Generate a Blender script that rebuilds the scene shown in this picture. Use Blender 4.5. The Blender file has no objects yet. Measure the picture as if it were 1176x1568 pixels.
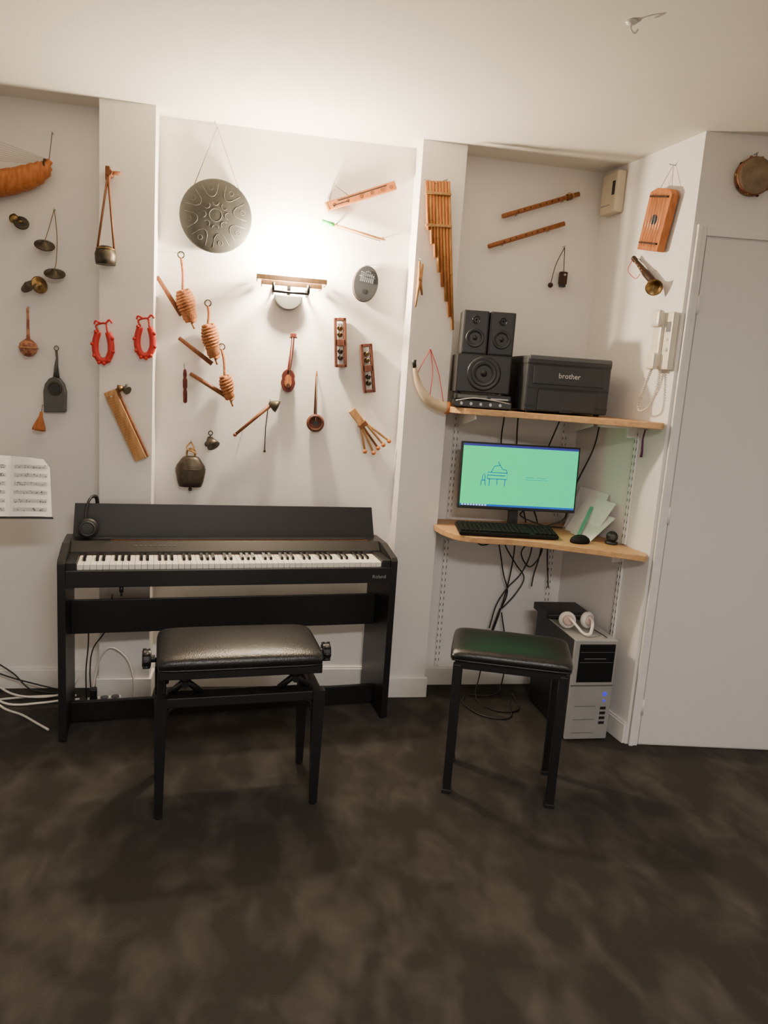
import bpy, bmesh, math, random
from mathutils import Vector, Matrix
random.seed(4)
H=2.52
# ------------------------------------------------------------------ materials
def mat(name,col,rough=.5,metal=0.,col2=None,scale=20.,stretch=(1,1,1),bump=0.,bscale=None,emit=None,estr=1.,detail=4.,lo=.35,hi=.65,spec=None,coat=0.):
    m=bpy.data.materials.new(name);m.use_nodes=True;nt=m.node_tree;b=nt.nodes['Principled BSDF']
    b.inputs['Roughness'].default_value=rough;b.inputs['Metallic'].default_value=metal
    b.inputs['Base Color'].default_value=(*col,1)
    if spec is not None:b.inputs['Specular IOR Level'].default_value=spec
    if coat:b.inputs['Coat Weight'].default_value=coat
    tc=nt.nodes.new('ShaderNodeTexCoord');mp=nt.nodes.new('ShaderNodeMapping');mp.inputs['Scale'].default_value=stretch
    nt.links.new(tc.outputs['Object'],mp.inputs['Vector'])
    if col2 is None: col2=tuple(c*.93 for c in col)
    nz=nt.nodes.new('ShaderNodeTexNoise');nz.inputs['Scale'].default_value=scale;nz.inputs['Detail'].default_value=detail
    nt.links.new(mp.outputs[0],nz.inputs['Vector'])
    cr_=nt.nodes.new('ShaderNodeValToRGB');cr_.color_ramp.elements[0].position=lo;cr_.color_ramp.elements[1].position=hi
    cr_.color_ramp.elements[0].color=(*col2,1);cr_.color_ramp.elements[1].color=(*col,1)
    nt.links.new(nz.outputs['Fac'],cr_.inputs[0]);nt.links.new(cr_.outputs[0],b.inputs['Base Color'])
    if bump:
        n2=nt.nodes.new('ShaderNodeTexNoise');n2.inputs['Scale'].default_value=bscale or scale*3;n2.inputs['Detail'].default_value=3
        nt.links.new(mp.outputs[0],n2.inputs['Vector'])
        bp=nt.nodes.new('ShaderNodeBump');bp.inputs['Strength'].default_value=bump;bp.inputs['Distance'].default_value=.005
        nt.links.new(n2.outputs['Fac'],bp.inputs['Height']);nt.links.new(bp.outputs[0],b.inputs['Normal'])
    if emit:
        b.inputs['Emission Color'].default_value=(*emit,1);b.inputs['Emission Strength'].default_value=estr
    return m
def wood(name,c,c2,rough=.5,stretch=(3,3,.6),scale=25): return mat(name,c,rough,0,c2,scale,stretch,.15,spec=.25)
WALL=mat('wall_paint',(.80,.77,.75),.8,0,(.785,.755,.735),3,(1,1,1),.10,180)
CEIL=mat('ceiling_paint',(.77,.74,.66),.85,0,(.755,.725,.645),2,(1,1,1),.1,150)
TRIM=mat('trim_paint',(.84,.82,.79),.4)
DOORM=mat('door_paint',(.76,.73,.715),.5,0,(.75,.72,.705),3)
BLACK=mat('black_satin_wood',(.010,.010,.011),.38,0,(.009,.009,.010),8)
BLACKP=mat('black_plastic',(.014,.014,.015),.42)
BLACKG=mat('black_gloss',(.01,.01,.012),.15)
KEYB=mat('keyboard_plastic',(.008,.008,.008),.7,spec=.2)
LEATH=mat('black_leatherette',(.011,.011,.012),.30,0,(.009,.009,.009),60,(1,1,1),.25,220)
BMET=mat('black_metal',(.012,.012,.013),.35,.2)
GREYP=mat('dark_grey_plastic',(.034,.036,.039),.45)
GREYL=mat('grey_plastic',(.11,.112,.115),.45)
IVORY=mat('white_key_plastic',(.88,.85,.76),.25)
SHELFW=mat('shelf_plywood',(.62,.37,.17),.45,0,(.49,.27,.115),14,(1.2,6,6),.1)
SILV=mat('silver_plastic',(.46,.46,.45),.38,.4)
STEEL=mat('brushed_steel',(.5,.5,.5),.3,1)
PANM=mat('steel_drum_metal',(.052,.052,.046),.6,.2,(.043,.043,.038),25,spec=.25)
TEAL=mat('teal_rim',(.06,.18,.13),.5,.1)
ORW=wood('orange_wood',(.50,.175,.052),(.35,.11,.03))
BRW=wood('brown_wood',(.23,.085,.034),(.13,.048,.02))
DKW=wood('dark_wood',(.06,.026,.015),(.03,.014,.009))
RDW=wood('reddish_dark_wood',(.12,.04,.024),(.065,.023,.014))
MAR=wood('maroon_wood',(.13,.026,.018),(.075,.016,.011))
TAN=wood('tan_wood',(.52,.29,.12),(.37,.19,.075))
BAM=wood('bamboo',(.46,.22,.07),(.33,.145,.042))
ROPE=mat('rope',(.40,.15,.045),.85,0,(.22,.075,.022),90,(1,1,1),.6,200)
BRASS=mat('aged_brass',(.33,.21,.08),.35,.9,(.18,.11,.045),40)
IRON=mat('aged_iron',(.10,.082,.06),.45,.7,(.05,.041,.03),30,bump=.2)
DGM=mat('dark_grey_metal',(.10,.10,.092),.4,.6)
STR=mat('string',(.22,.15,.08),.9)
STRW=mat('pale_string',(.55,.52,.46),.8)
REDM=mat('red_leather',(.52,.018,.014),.5)
CREAM=mat('cream_plastic',(.64,.56,.42),.45)
PHN=mat('cream_phone_plastic',(.74,.68,.57),.35)
WPL=mat('white_plastic',(.78,.75,.70),.35)
HORN=mat('ivory_horn',(.72,.60,.42),.35,0,(.55,.41,.25),12)
SKIN=mat('drum_skin',(.28,.20,.12),.6,0,(.19,.13,.075),30)
PAPER=mat('sheet_paper',(.88,.87,.83),.7)
INK=mat('ink',(.05,.05,.05),.8)
GREENP=mat('green_paint',(.05,.5,.09),.5)
WCAB=mat('white_cable',(.7,.67,.60),.5)
PINK=mat('pink_plastic',(.70,.50,.45),.4)
PURP=mat('purple_fabric',(.12,.02,.10),.7)
LGREEN=mat('paper_green',(.15,.50,.36),.6)
BLUEL=mat('blue_led',(.02,.02,.35),.4,emit=(.04,.04,.8),estr=1)
def carpet():
    m=bpy.data.materials.new('carpet');m.use_nodes=True;nt=m.node_tree;b=nt.nodes['Principled BSDF']
    b.inputs['Roughness'].default_value=.95;b.inputs['Specular IOR Level'].default_value=.1
    b.inputs['Sheen Weight'].default_value=.06
    tc=nt.nodes.new('ShaderNodeTexCoord');mp=nt.nodes.new('ShaderNodeMapping');mp.inputs['Scale'].default_value=(1,.62,1);mp.inputs['Rotation'].default_value=(0,0,.7)
    nt.links.new(tc.outputs['Object'],mp.inputs[0])
    n=nt.nodes.new('ShaderNodeTexNoise');n.inputs['Scale'].default_value=9;n.inputs['Detail'].default_value=2.;n.inputs['Roughness'].default_value=.5;n.inputs['Distortion'].default_value=.35
    nt.links.new(mp.outputs[0],n.inputs['Vector'])
    r=nt.nodes.new('ShaderNodeValToRGB');r.color_ramp.elements[0].position=.44;r.color_ramp.elements[1].position=.78
    r.color_ramp.elements[0].color=(.031,.0275,.0235,1);r.color_ramp.elements[1].color=(.076,.068,.058,1)
    nt.links.new(n.outputs['Fac'],r.inputs[0])
    n2=nt.nodes.new('ShaderNodeTexNoise');n2.inputs['Scale'].default_value=260;n2.inputs['Detail'].default_value=2
    nt.links.new(tc.outputs['Object'],n2.inputs['Vector'])
    mx=nt.nodes.new('ShaderNodeMix');mx.data_type='RGBA';mx.blend_type='MULTIPLY';mx.inputs['Factor'].default_value=.35
    nt.links.new(r.outputs[0],mx.inputs[6]);nt.links.new(n2.outputs['Fac'],mx.inputs[7]);nt.links.new(mx.outputs[2],b.inputs['Base Color'])
    bp=nt.nodes.new('ShaderNodeBump');bp.inputs['Strength'].default_value=.5;bp.inputs['Distance'].default_value=.004
    nt.links.new(n2.outputs['Fac'],bp.inputs['Height']);nt.links.new(bp.outputs[0],b.inputs['Normal'])
    return m
CARP=carpet()
# ------------------------------------------------------------------ builder
def cr(pts,n=6):
    P=[Vector(p) for p in pts]
    if len(P)<3:return P
    Q=[P[0]*2-P[1]]+P+[P[-1]*2-P[-2]];out=[]
    for i in range(1,len(Q)-2):
        for k in range(n):
            t=k/n;a,b,c,d=Q[i-1],Q[i],Q[i+1],Q[i+2]
            out.append(.5*((2*b)+(c-a)*t+(2*a-5*b+4*c-d)*t*t+(3*b-a-3*c+d)*t**3))
    out.append(P[-1]);return out
class B:
    def __init__(s,name,M=None):
        s.name=name;s.M=M or Matrix.Identity(4);s.v=[];s.f=[];s.mats=[];s.L=Matrix.Identity(4)
    def mi(s,m):
        if m not in s.mats:s.mats.append(m)
        return s.mats.index(m)
    def add(s,vs,fs,m,smooth=False):
        o=len(s.v);T=s.M@s.L
        s.v+=[T@Vector(v) for v in vs];k=s.mi(m)
        for i,f in enumerate(fs):
            sm=smooth if isinstance(smooth,bool) else smooth[i]
            s.f.append(([a+o for a in f],k,sm))
    def bm(s,bm,m,smooth=False):
        bm.verts.ensure_lookup_table()
        for i,v in enumerate(bm.verts):v.index=i
        s.add([v.co.copy() for v in bm.verts],[[v.index for v in f.verts] for f in bm.faces],m,smooth);bm.free()
    def box(s,c,sz,m,bev=0,rot=None,seg=2):
        bm=bmesh.new();bmesh.ops.create_cube(bm,size=1);bmesh.ops.scale(bm,vec=sz,verts=bm.verts)
        if bev:bmesh.ops.bevel(bm,geom=list(bm.edges),offset=bev,segments=seg,profile=.6,affect='EDGES')
        if rot is not None:bmesh.ops.transform(bm,matrix=rot,verts=bm.verts)
        bmesh.ops.translate(bm,vec=c,verts=bm.verts);s.bm(bm,m)
    def b2(s,a,b,m,bev=0):
        s.box([(a[i]+b[i])/2 for i in range(3)],[abs(b[i]-a[i]) for i in range(3)],m,bev)
    def sph(s,c,r,m,seg=16,rot=None):
        if not hasattr(r,'__len__'):r=(r,r,r)
        bm=bmesh.new();bmesh.ops.create_uvsphere(bm,u_segments=seg,v_segments=max(8,seg//2+2),radius=1);bmesh.ops.scale(bm,vec=r,verts=bm.verts)
        if rot is not None:bmesh.ops.transform(bm,matrix=rot,verts=bm.verts)
        bmesh.ops.translate(bm,vec=c,verts=bm.verts);s.bm(bm,m,True)
    def tube(s,pts,r,m,seg=8,closed=False,flat=None):
        P=[Vector(p) for p in pts];n=len(P)
        R=r if hasattr(r,'__len__') else [r]*n
        if len(R)!=n: R=[R[0]+(R[-1]-R[0])*i/(n-1) for i in range(n)] if len(R)==2 else [R[min(len(R)-1,int(i*len(R)/n))] for i in range(n)]
        vs=[];fs=[];sm=[];prev=None
        for i in range(n):
            if closed:t=P[(i+1)%n]-P[i-1]
            else:t=P[min(i+1,n-1)]-P[max(i-1,0)]
            t.normalize()
            if prev is None:
                a=Vector((0,0,1)) if abs(t.z)<.9 else Vector((1,0,0))
                x=t.cross(a).normalized()
            else:
                x=prev-t*prev.dot(t)
                x=x.normalized() if x.length>1e-6 else t.orthogonal().normalized()
            prev=x;y=t.cross(x)
            for k in range(seg):
                an=2*math.pi*k/seg;vs.append(P[i]+(x*math.cos(an)+y*math.sin(an)*(flat or 1))*R[i])
        for i in range(n if closed else n-1):
            for k in range(seg):
                a=i*seg+k;b=i*seg+(k+1)%seg;j=((i+1)%n)*seg
                fs.append([a,b,j+(k+1)%seg,j+k]);sm.append(True)
        if not closed:
            fs.append(list(range(seg))[::-1]);fs.append([(n-1)*seg+k for k in range(seg)]);sm+=[False,False]
        s.add(vs,fs,m,sm)
    def cyl(s,a,b,r,m,r2=None,seg=16): s.tube([a,b],[r,r if r2 is None else r2],m,seg)
    def lathe(s,base,axis,prof,m,seg=28,sx=1.,smooth=True):
        z=Vector(axis).normalized();x=z.orthogonal().normalized();y=z.cross(x);b0=Vector(base)
        vs=[];fs=[]
        for r,h in prof:
            for k in range(seg):
                a=2*math.pi*k/seg;vs.append(b0+z*h+(x*math.cos(a)*sx+y*math.sin(a))*r)
        for i in range(len(prof)-1):
            for k in range(seg):
                fs.append([i*seg+k,i*seg+(k+1)%seg,(i+1)*seg+(k+1)%seg,(i+1)*seg+k])
        sm=[smooth]*len(fs)
        if prof[0][0]>1e-5:fs.append(list(range(seg))[::-1]);sm.append(False)
        if prof[-1][0]>1e-5:fs.append([(len(prof)-1)*seg+k for k in range(seg)]);sm.append(False)
        s.add(vs,fs,m,sm)
    def prism(s,poly,z0,z1,m,ax='z',bev=0):
        bm=bmesh.new()
        def P(p,h): return (p[0],p[1],h) if ax=='z' else (h,p[0],p[1])
        lo=[bm.verts.new(P(p,z0)) for p in poly];hi=[bm.verts.new(P(p,z1)) for p in poly];n=len(poly)
        bm.faces.new(lo[::-1]);bm.faces.new(hi)
        for i in range(n):bm.faces.new([lo[i],lo[(i+1)%n],hi[(i+1)%n],hi[i]])
        bmesh.ops.recalc_face_normals(bm,faces=bm.faces)
        if bev:bmesh.ops.bevel(bm,geom=list(bm.edges),offset=bev,segments=2,profile=.6,affect='EDGES')
        s.bm(bm,m)
    def bar(s,p0,p1,w,z0,z1,m,bev=0):
        a=Vector((p0[0],p0[1]));b=Vector((p1[0],p1[1]));d=b-a;an=math.atan2(d.y,d.x)
        s.box(((a.x+b.x)/2,(a.y+b.y)/2,(z0+z1)/2),(d.length,w,z1-z0),m,bev,Matrix.Rotation(an,4,'Z'))
    def ring(s,c,r,t,m,axis='z',n=20,seg=6,ry=None):
        ry=ry or r;pts=[]
        for i in range(n):
            a=2*math.pi*i/n;u,v=math.cos(a)*r,math.sin(a)*ry
            pts.append({'z':(c[0]+u,c[1]+v,c[2]),'x':(c[0],c[1]+u,c[2]+v),'y':(c[0]+u,c[1],c[2]+v)}[axis])
        s.tube(pts,t,m,seg,True)
    def text(s,txt,M,size,m):
        c=bpy.data.curves.new('t','FONT');c.body=txt;c.size=size;c.align_x='CENTER';c.align_y='CENTER';c.resolution_u=2
        o=bpy.data.objects.new('t',c);bpy.context.collection.objects.link(o)
        me=bpy.data.meshes.new_from_object(o)
        s.add([M@v.co for v in me.vertices],[list(p.vertices) for p in me.polygons],m)
        bpy.data.objects.remove(o);bpy.data.curves.remove(c);bpy.data.meshes.remove(me)
    def nail(s,u,v,d=.02,r=.002): s.cyl((u,v,0.0005),(u,v,d),r,STEEL,seg=8)
    def done(s):
        xs=[min(v[i] for v in s.v) for i in range(3)];xe=[max(v[i] for v in s.v) for i in range(3)]
        c=Vector([(xs[i]+xe[i])/2 for i in range(3)])
        me=bpy.data.meshes.new(s.name);me.from_pydata([v-c for v in s.v],[],[f[0] for f in s.f])
        for m in s.mats:me.materials.append(m)
        for p,f in zip(me.polygons,s.f):p.material_index=f[1];p.use_smooth=f[2]
        bm=bmesh.new();bm.from_mesh(me);bmesh.ops.recalc_face_normals(bm,faces=bm.faces);bm.to_mesh(me);bm.free()
        o=bpy.data.objects.new(s.name,me);o.location=c;bpy.context.collection.objects.link(o);return o
def frame(origin,d):
    d=Vector((d[0],d[1],0)).normalized();z=d.cross(Vector((0,0,1)))
    M=Matrix.Identity(4)
    M.col[0]=(*d,0);M.col[1]=(0,0,1,0);M.col[2]=(*z,0);M.col[3]=(origin[0],origin[1],0,1);return M
FW=frame((0,0),(1,0));FP=frame((0,-.13),(1,0));FC=frame((0,-.145),(1,0))
FR=frame((1.596,0),(.083,-.66));FD=frame((1.679,-.66),(.646,-.088))
def TM(x,y,z,yaw): return Matrix.Translation((x,y,z))@Matrix.Rotation(math.radians(yaw),4,'Z')
# ------------------------------------------------------------------ room
def solid(name,a,b,m): q=B(name);q.b2(a,b,m);return q.done()
solid('floor',(-2.5,-5.4,-.1),(3.3,.1,0),CARP)
solid('ceiling',(-2.5,-5.4,H),(3.3,.1,H+.1),CEIL)
solid('wall_back',(-2.4,0,0),(1.7,.1,H),WALL)
solid('wall_left',(-2.5,-5.4,0),(-2.4,.1,H),WALL)
solid('wall_front',(-2.4,-5.4,0),(3.2,-5.3,H),WALL)
solid('wall_right',(3.2,-5.4,0),(3.3,-.8,H),WALL)
solid('wall_pilaster_left',(-.62,-.13,0),(-.405,.0,H),WALL)
solid('wall_pilaster_center',(.69,-.145,0),(.885,.0,H),WALL)
q=B('wall_alcove_right');q.prism([(1.596,0),(1.679,-.66),(3.25,-.874),(3.25,.1),(1.6,.1)],0,H,WALL);q.done()
def base(name,segs,F):
    q=B(name,F)
    for a,b in segs:
        q.b2((a,.0,.0),(b,.088,.012),TRIM,.002);q.b2((a,.086,.0),(b,.098,.008),TRIM,.002)
    return q.done()
base('baseboard_back',[(-2.4,-.632),(-.393,.678),(.897,1.59)],FW)
q=B('baseboard_pilaster_left')
q.b2((-.632,-.142,0),(-.393,-.13,.098),TRIM,.002);q.b2((-.632,-.13,0),(-.62,-.013,.098),TRIM,.002);q.b2((-.405,-.13,0),(-.393,-.013,.098),TRIM,.002);q.done()
q=B('baseboard_pilaster_center')
q.b2((.678,-.157,0),(.897,-.145,.098),TRIM,.002);q.b2((.678,-.145,0),(.69,-.013,.098),TRIM,.002);q.b2((.885,-.145,0),(.897,-.013,.098),TRIM,.002);q.done()
base('baseboard_alcove',[(.02,.66)],FR)
q=B('trim_1',FD)
q.b2((.012,0,.0),(.05,2.175,.014),TRIM,.003);q.b2((.0505,2.14,0),(1.0,2.175,.014),TRIM,.003);q.b2((.012,0,.0),(.03,2.18,.02),TRIM,.003)
q.b2((.90,0,0),(.94,2.14,.014),TRIM,.003)
q.done()
q=B('door_1',FD)
q.b2((.056,.006,.001),(.896,2.134,.008),DOORM,.002)
for z in (1.88,1.03,.18): q.cyl((.053,z-.035,.014),(.053,z+.035,.014),.0055,TRIM,seg=10)
q.cyl((.83,1.05,.008),(.83,1.05,.05),.01,STEEL);q.cyl((.83,1.05,.05),(.72,1.05,.05),.009,STEEL)
q.done()
q=B('ceiling_hook');q.lathe((1.0,-1.34,H),(0,0,-1),[(.016,0),(.016,.004),(.008,.008),(.005,.01)],WPL)
q.tube(cr([(1.0,-1.34,H-.008),(1.0,-1.34,H-.02),(1.012,-1.34,H-.028),(1.022,-1.34,H-.018)]),.003,WPL);q.done()
# ------------------------------------------------------------------ piano
q=B('digital_piano',TM(-.0175,-.471,0,6.9))
side=[(0,0.012),(0,.735),(.012,.748),(.17,.778),(.345,.778),(.345,.012)]
for sx in(-1,1):
    a,b=sorted((sx*.681,sx*.652));q.prism(side,a,b,BLACK,'x',.002)
    for yy in(.03,.31):q.cyl((sx*.666,yy,0),(sx*.666,yy,.014),.012,BLACKP)
q.b2((-.652,.006,.655),(.652,.34,.695),BLACK,.002)
q.b2((-.652,0,.64),(.652,.02,.708),BLACK,.003)
for sx in(-1,1):
    a,b=sorted((sx*.652,sx*.614));q.b2((a,.01,.69),(b,.19,.738),BLACK,.003)
kw=1.226/52
for i in range(52):
    x=-.613+i*kw;q.box((x+kw/2,.092,.7175),(kw-.0014,.148,.021),IVORY,.0012,seg=1)
for i in range(51):
    n=(i+5)%7
    if n in(0,1,3,4,5):
        q.prism([(.070,.728),(.077,.739),(.166,.739),(.166,.728)],-.613+(i+1)*kw-.0055,-.613+(i+1)*kw+.0055,BLACKG,'x')
q.b2((-.614,.1665,.70),(.614,.17,.729),MAR)
q.prism([(.17,.69),(.17,.742),(.205,.779),(.345,.779),(.345,.69)],-.651,.651,BLACK,'x',.0015)
q.b2((-.56,.225,.778),(.59,.24,.785),BLACKP,.002);q.b2((-.50,.214,.7785),(.60,.219,.7805),BRW)  # music ledge; thin brown strip paints in the key felt's reflection
for i in range(9):q.box((-.40+i*.019,.188,.7625),(.011,.003,.0015),GREYL,0,Matrix.Rotation(.8,4,'X'))
old=q.L;q.L=Matrix.Translation((0,.30,.776))@Matrix.Rotation(math.radians(82),4,'X')
q.prism([(-.652,0),(.655,0),(.640,.14),(-.645,.14)],-.008,.008,BLACK,bev=.002);q.L=old
q.b2((-.652,.20,.385),(.652,.215,.53),BLACK,.002)
q.b2((-.652,.15,.02),(.652,.17,.105),BLACK,.002)
q.text('Roland',Matrix.Translation((.60,-.0012,.668))@Matrix.Rotation(math.pi/2,4,'X'),.022,SILV)
q.cyl((-.45,.02,.641),(-.45,.02,.615),.008,BLACKP)
q.cyl((-.45,.02,.625),(-.45,.015,.60),.004,BLACKP)
q.done()
q=B('black_headphones',TM(-.0175,-.471,0,6.9))
pts=[(-.598,.258,.82),(-.600,.270,.88),(-.590,.290,.928),(-.575,.318,.944),(-.562,.345,.93),(-.56,.356,.87),(-.565,.360,.84)]
q.tube(cr(pts),.009,BLACKP,8,flat=.6)
q.lathe((-.590,.238,.825),(.15,-1,.1),[(0,-.022),(.03,-.02),(.040,-.01),(.042,.005),(.036,.012),(.02,.014),(0,.014)],BLACKP)
q.ring((-.590,.222,.825),.028,.004,GREYP,'y')
q.lathe((-.565,.380,.84),(0,1,0),[(0,-.018),(.03,-.016),(.038,-.006),(.036,.008),(0,.012)],BLACKP)
q.tube(cr([(-.590,.23,.785),(-.57,.20,.791),(-.52,.2,.791),(-.5,.222,.79)]),.002,BLACKP,6)
q.done()
# ------------------------------------------------------------------ benches
def cushion(q,w,d,z0,z1,bul,m):
    nx,ny=18,12;vs=[];fs=[]
    for j in range(ny+1):
        for i in range(nx+1):
            u=-1+2*i/nx;v=-1+2*j/ny
            uu=math.copysign(1-(1-abs(u))**1.5,u);vv=math.copysign(1-(1-abs(v))**1.5,v)
            k=1-.018*(abs(uu)**6*abs(vv)**6)*2
            z=z1+bul*(1-abs(uu)**3)*(1-abs(vv)**3)-(.010*(abs(uu)**16+abs(vv)**16))
            vs.append((uu*w/2*k,vv*d/2*k,z))
    for j in range(ny):
        for i in range(nx):
            a=j*(nx+1)+i;fs.append([a,a+1,a+nx+2,a+nx+1])
    border=[i for i in range(nx+1)]+[(j+1)*(nx+1)-1 for j in range(1,ny+1)]+[ny*(nx+1)+i for i in range(nx-1,-1,-1)]+[j*(nx+1) for j in range(ny-1,0,-1)]
    n=len(border);mid=len(vs)
    for b in border:
        x,y,z=vs[b];vs.append((x*1.012,y*1.015,(z0+z1)/2))
    lo=len(vs)
    for b in border:
        x,y,z=vs[b];vs.append((x*.995,y*.995,z0))
    for k in range(n):
        k2=(k+1)%n
        fs.append([border[k],border[k2],mid+k2,mid+k]);fs.append([mid+k,mid+k2,lo+k2,lo+k])
    fs.append([lo+k for k in range(n)])
    sm=[True]*(len(fs)-1)+[False];q.add(vs,fs,m,sm)
    q.tube([Vector(vs[lo+k])+Vector((0,0,.003)) for k in range(n)],.0035,m,6,True)
q=B('adjustable_piano_bench',TM(-.005,-.915,0,6.2))
cushion(q,.55,.33,.527,.570,.014,LEATH)
q.b2((-.27,-.158,.497),(.27,.158,.529),BLACK,.003)
for sx in(-1,1):
    for sy in(-1,1):
        x=sx*.262;y=sy*.142
        t=.021;b=.0125
        vs=[(x-t,y-t,.435),(x+t,y-t,.435),(x+t,y+t,.435),(x-t,y+t,.435)]
        xb=x+sx*.002
        vs+=[(xb-b,y-b,.008),(xb+b,y-b,.008),(xb+b,y+b,.008),(xb-b,y+b,.008)]
        q.add(vs,[[0,1,2,3],[7,6,5,4],[0,4,5,1],[1,5,6,2],[2,6,7,3],[3,7,4,0]],BLACK)
        q.cyl((xb,y,0),(xb,y,.009),.011,BLACKP,seg=10)
        q.tube(cr([(x-sx*.02,y,.36),(x-sx*.028,y,.39),(x-sx*.06,y,.402)]),.008,BLACK,6)
for sy in(-1,1):q.b2((-.245,sy*.142-.012,.398),(.245,sy*.142+.012,.432),BLACK,.003)
for sx in(-1,1):q.b2((sx*.262-.012,-.125,.398),(sx*.262+.012,.125,.432),BLACK,.003)
for sy in(-1,1):
    for sx in(-1,1):
        y=sy*.105
        q.tube([(sx*.235,y,.43),(sx*.15,y+.004,.50)],.011,BMET,6)
        q.tube([(sx*.13,y,.43),(sx*.215,y-.004,.50)],.011,BMET,6)
        q.cyl((sx*.185,y-.02,.465),(sx*.185,y+.02,.465),.012,BMET)
q.b2((-.24,.09,.415),(.24,.125,.43),BMET);q.b2((-.24,-.125,.415),(.24,-.09,.43),BMET)
q.cyl((-.31,0,.508),(.31,0,.508),.008,BMET)
for sx in(-1,1):
    q.lathe((sx*.282,-.02,.522),(sx,0,0),[(.012,0),(.012,.012),(.03,.014),(.032,.02),(.032,.036),(.027,.042),(.0,.042)],BLACKP,20,smooth=False)
    for k in range(8):
        a=k*math.pi/4;q.cyl((sx*.298,-.02+.031*math.cos(a),.522+.031*math.sin(a)),(sx*.322,-.02+.031*math.cos(a),.522+.031*math.sin(a)),.006,BLACKP,seg=8)
q.done()
q=B('piano_stool',TM(.998,-.932,0,-19))
cushion(q,.435,.295,.526,.564,.010,LEATH)
q.b2((-.20,-.13,.492),(.20,.13,.528),BLACK,.003)
for sx in(-1,1):
    for sy in(-1,1):
        x=sx*.190;y=sy*.120
        q.box((x,y,.260),(.031,.031,.496),BLACK,.003)
        q.box((x,y,.008),(.037,.037,.016),BLACKP,.003)
q.done()
# ------------------------------------------------------------------ sconce
q=B('wall_sconce_lamp',FW)
LG=wood('lamp_slat_wood',(.24,.14,.07),(.17,.095,.045),.45)
for k in range(2):
    z0=1.872+k*.020;hw=.130+k*.020;d=.125+k*.008
    q.box((.163,z0+.009,d),(2*hw,.0205,.005),LG,.001,Matrix.Rotation(-.2,4,'X'))
    for sx in(-1,1):q.box((.163+sx*(hw-.003),z0+.009,d/2+.012),(.005,.0195,d-.026),LG,.001)
q.tube([(.085,1.872,.005),(.085,1.845,.02),(.085,1.845,.135),(.235,1.845,.135),(.235,1.845,.02),(.235,1.872,.005)],.006,BMET,6)
q.tube([(.085,1.845,.133),(.085,1.882,.133)],.006,BMET,6);q.tube([(.235,1.845,.133),(.235,1.882,.133)],.006,BMET,6)
n=14;poly=[(.155+.062*math.cos(math.pi+math.pi*k/n),1.842+.062*math.sin(math.pi+math.pi*k/n)) for k in range(n+1)]
q.prism(poly,.002,.05,DGM,bev=.004)
q.cyl((.155,1.84,.03),(.155,1.90,.055),.008,BMET,seg=8)
BULB=mat('bulb_glow',(1,.95,.85),.5,emit=(1,.84,.58),estr=170)
q.tube([(.09,1.938,.07),(.235,1.938,.07)],.017,BULB,10)
q.cyl((.155,1.89,.055),(.155,1.925,.07),.006,WPL)
q.done()
# ------------------------------------------------------------------ left wall instruments
q=B('boat_harp',FW)
q.tube(cr([(-1.30,2.135,.06),(-1.15,2.135,.06),(-1.02,2.172,.06),(-.92,2.206,.055),(-.855,2.245,.05),(-.825,2.285,.045)]),[.043]*6+[.053]*6+[.052]*4+[.049]*4+[.044]*3+[.036]*3+[.026]*2+[.013]*3,ORW,12)
q.tube(cr([(-1.3,2.135,.06),(-1.45,2.2,.06),(-1.52,2.35,.06),(-1.5,2.47,.06)]),.014,DKW)
for k in range(9):
    q.tube([(-.835-.007*k,2.286-.003*k,.065),(-1.51+.003*k,2.46-.026*k,.06)],.0011,STRW,4)
q.tube([(-.83,2.28,.045),(-.822,2.40,.02)],.0017,STR,5);q.nail(-.822,2.40,.03);q.ring((-.842,2.262,.05),.026,.004,DKW,'x');q.done()
def cym(q,c,r,ax,m=IRON):
    q.lathe(c,ax,[(0,.016),(.3*r,.014),(.42*r,.004),(r*.9,.0),(r,-.002),(r,-.005),(.4*r,-.001),(0,-.001)],m,24)
q=B('brass_jingle',FW);q.nail(-.955,2.052,.05)
q.lathe((-.965,2.048,.03),(-.5,.2,1),[(.018,0),(.02,.012),(.012,.022),(.0,.024)],BRASS);cym(q,(-.938,2.036,.045),.03,(.4,.5,1));q.sph((-.938,2.036,.06),.007,BRASS);q.tube([(-.955,2.052,.03),(-.94,2.04,.045)],.002,STR);q.done()
q=B('finger_cymbals',FW);q.nail(-.817,2.105,.03)
cym(q,(-.85,1.958,.045),.040,(.35,1.3,1));cym(q,(-.812,1.849,.045),.042,(.2,1.5,1))
q.tube(cr([(-.817,2.105,.02),(-.835,2.03,.03),(-.848,1.967,.055)]),.0018,STR,5);q.tube(cr([(-.817,2.105,.02),(-.805,2.0,.03),(-.806,1.9,.04),(-.812,1.857,.055)]),.0018,STR,5)
for c in((-.85,1.958,.012),(-.812,1.849,.012)):q.cyl((c[0],c[1],0.001),(c[0],c[1],.045),.004,STR,seg=6)
q.done()
q=B('cymbal_pair',FW);q.nail(-.885,1.82,.03)
cym(q,(-.915,1.788,.05),.034,(-.6,.9,1));cym(q,(-.872,1.797,.04),.036,(1.0,.3,1),BRASS)
q.cyl((-.89,1.794,.001),(-.89,1.794,.05),.004,STR,seg=6);q.tube([(-.885,1.82,.025),(-.895,1.797,.05)],.002,STR);q.done()
q=B('gourd_rattle',FW);q.nail(-.922,1.705,.04)
GR=mat('gourd_red_tan',(.44,.19,.09),.4,0,(.20,.055,.03),35,lo=.45,hi=.55)
q.lathe((-.919,1.498,.045),(0,1,0),[(0,0),(.018,.004),(.032,.02),(.037,.038),(.033,.056),(.018,.07),(.008,.076),(.0065,.1),(.005,.18),(.006,.2),(.0,.205)],GR)
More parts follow.
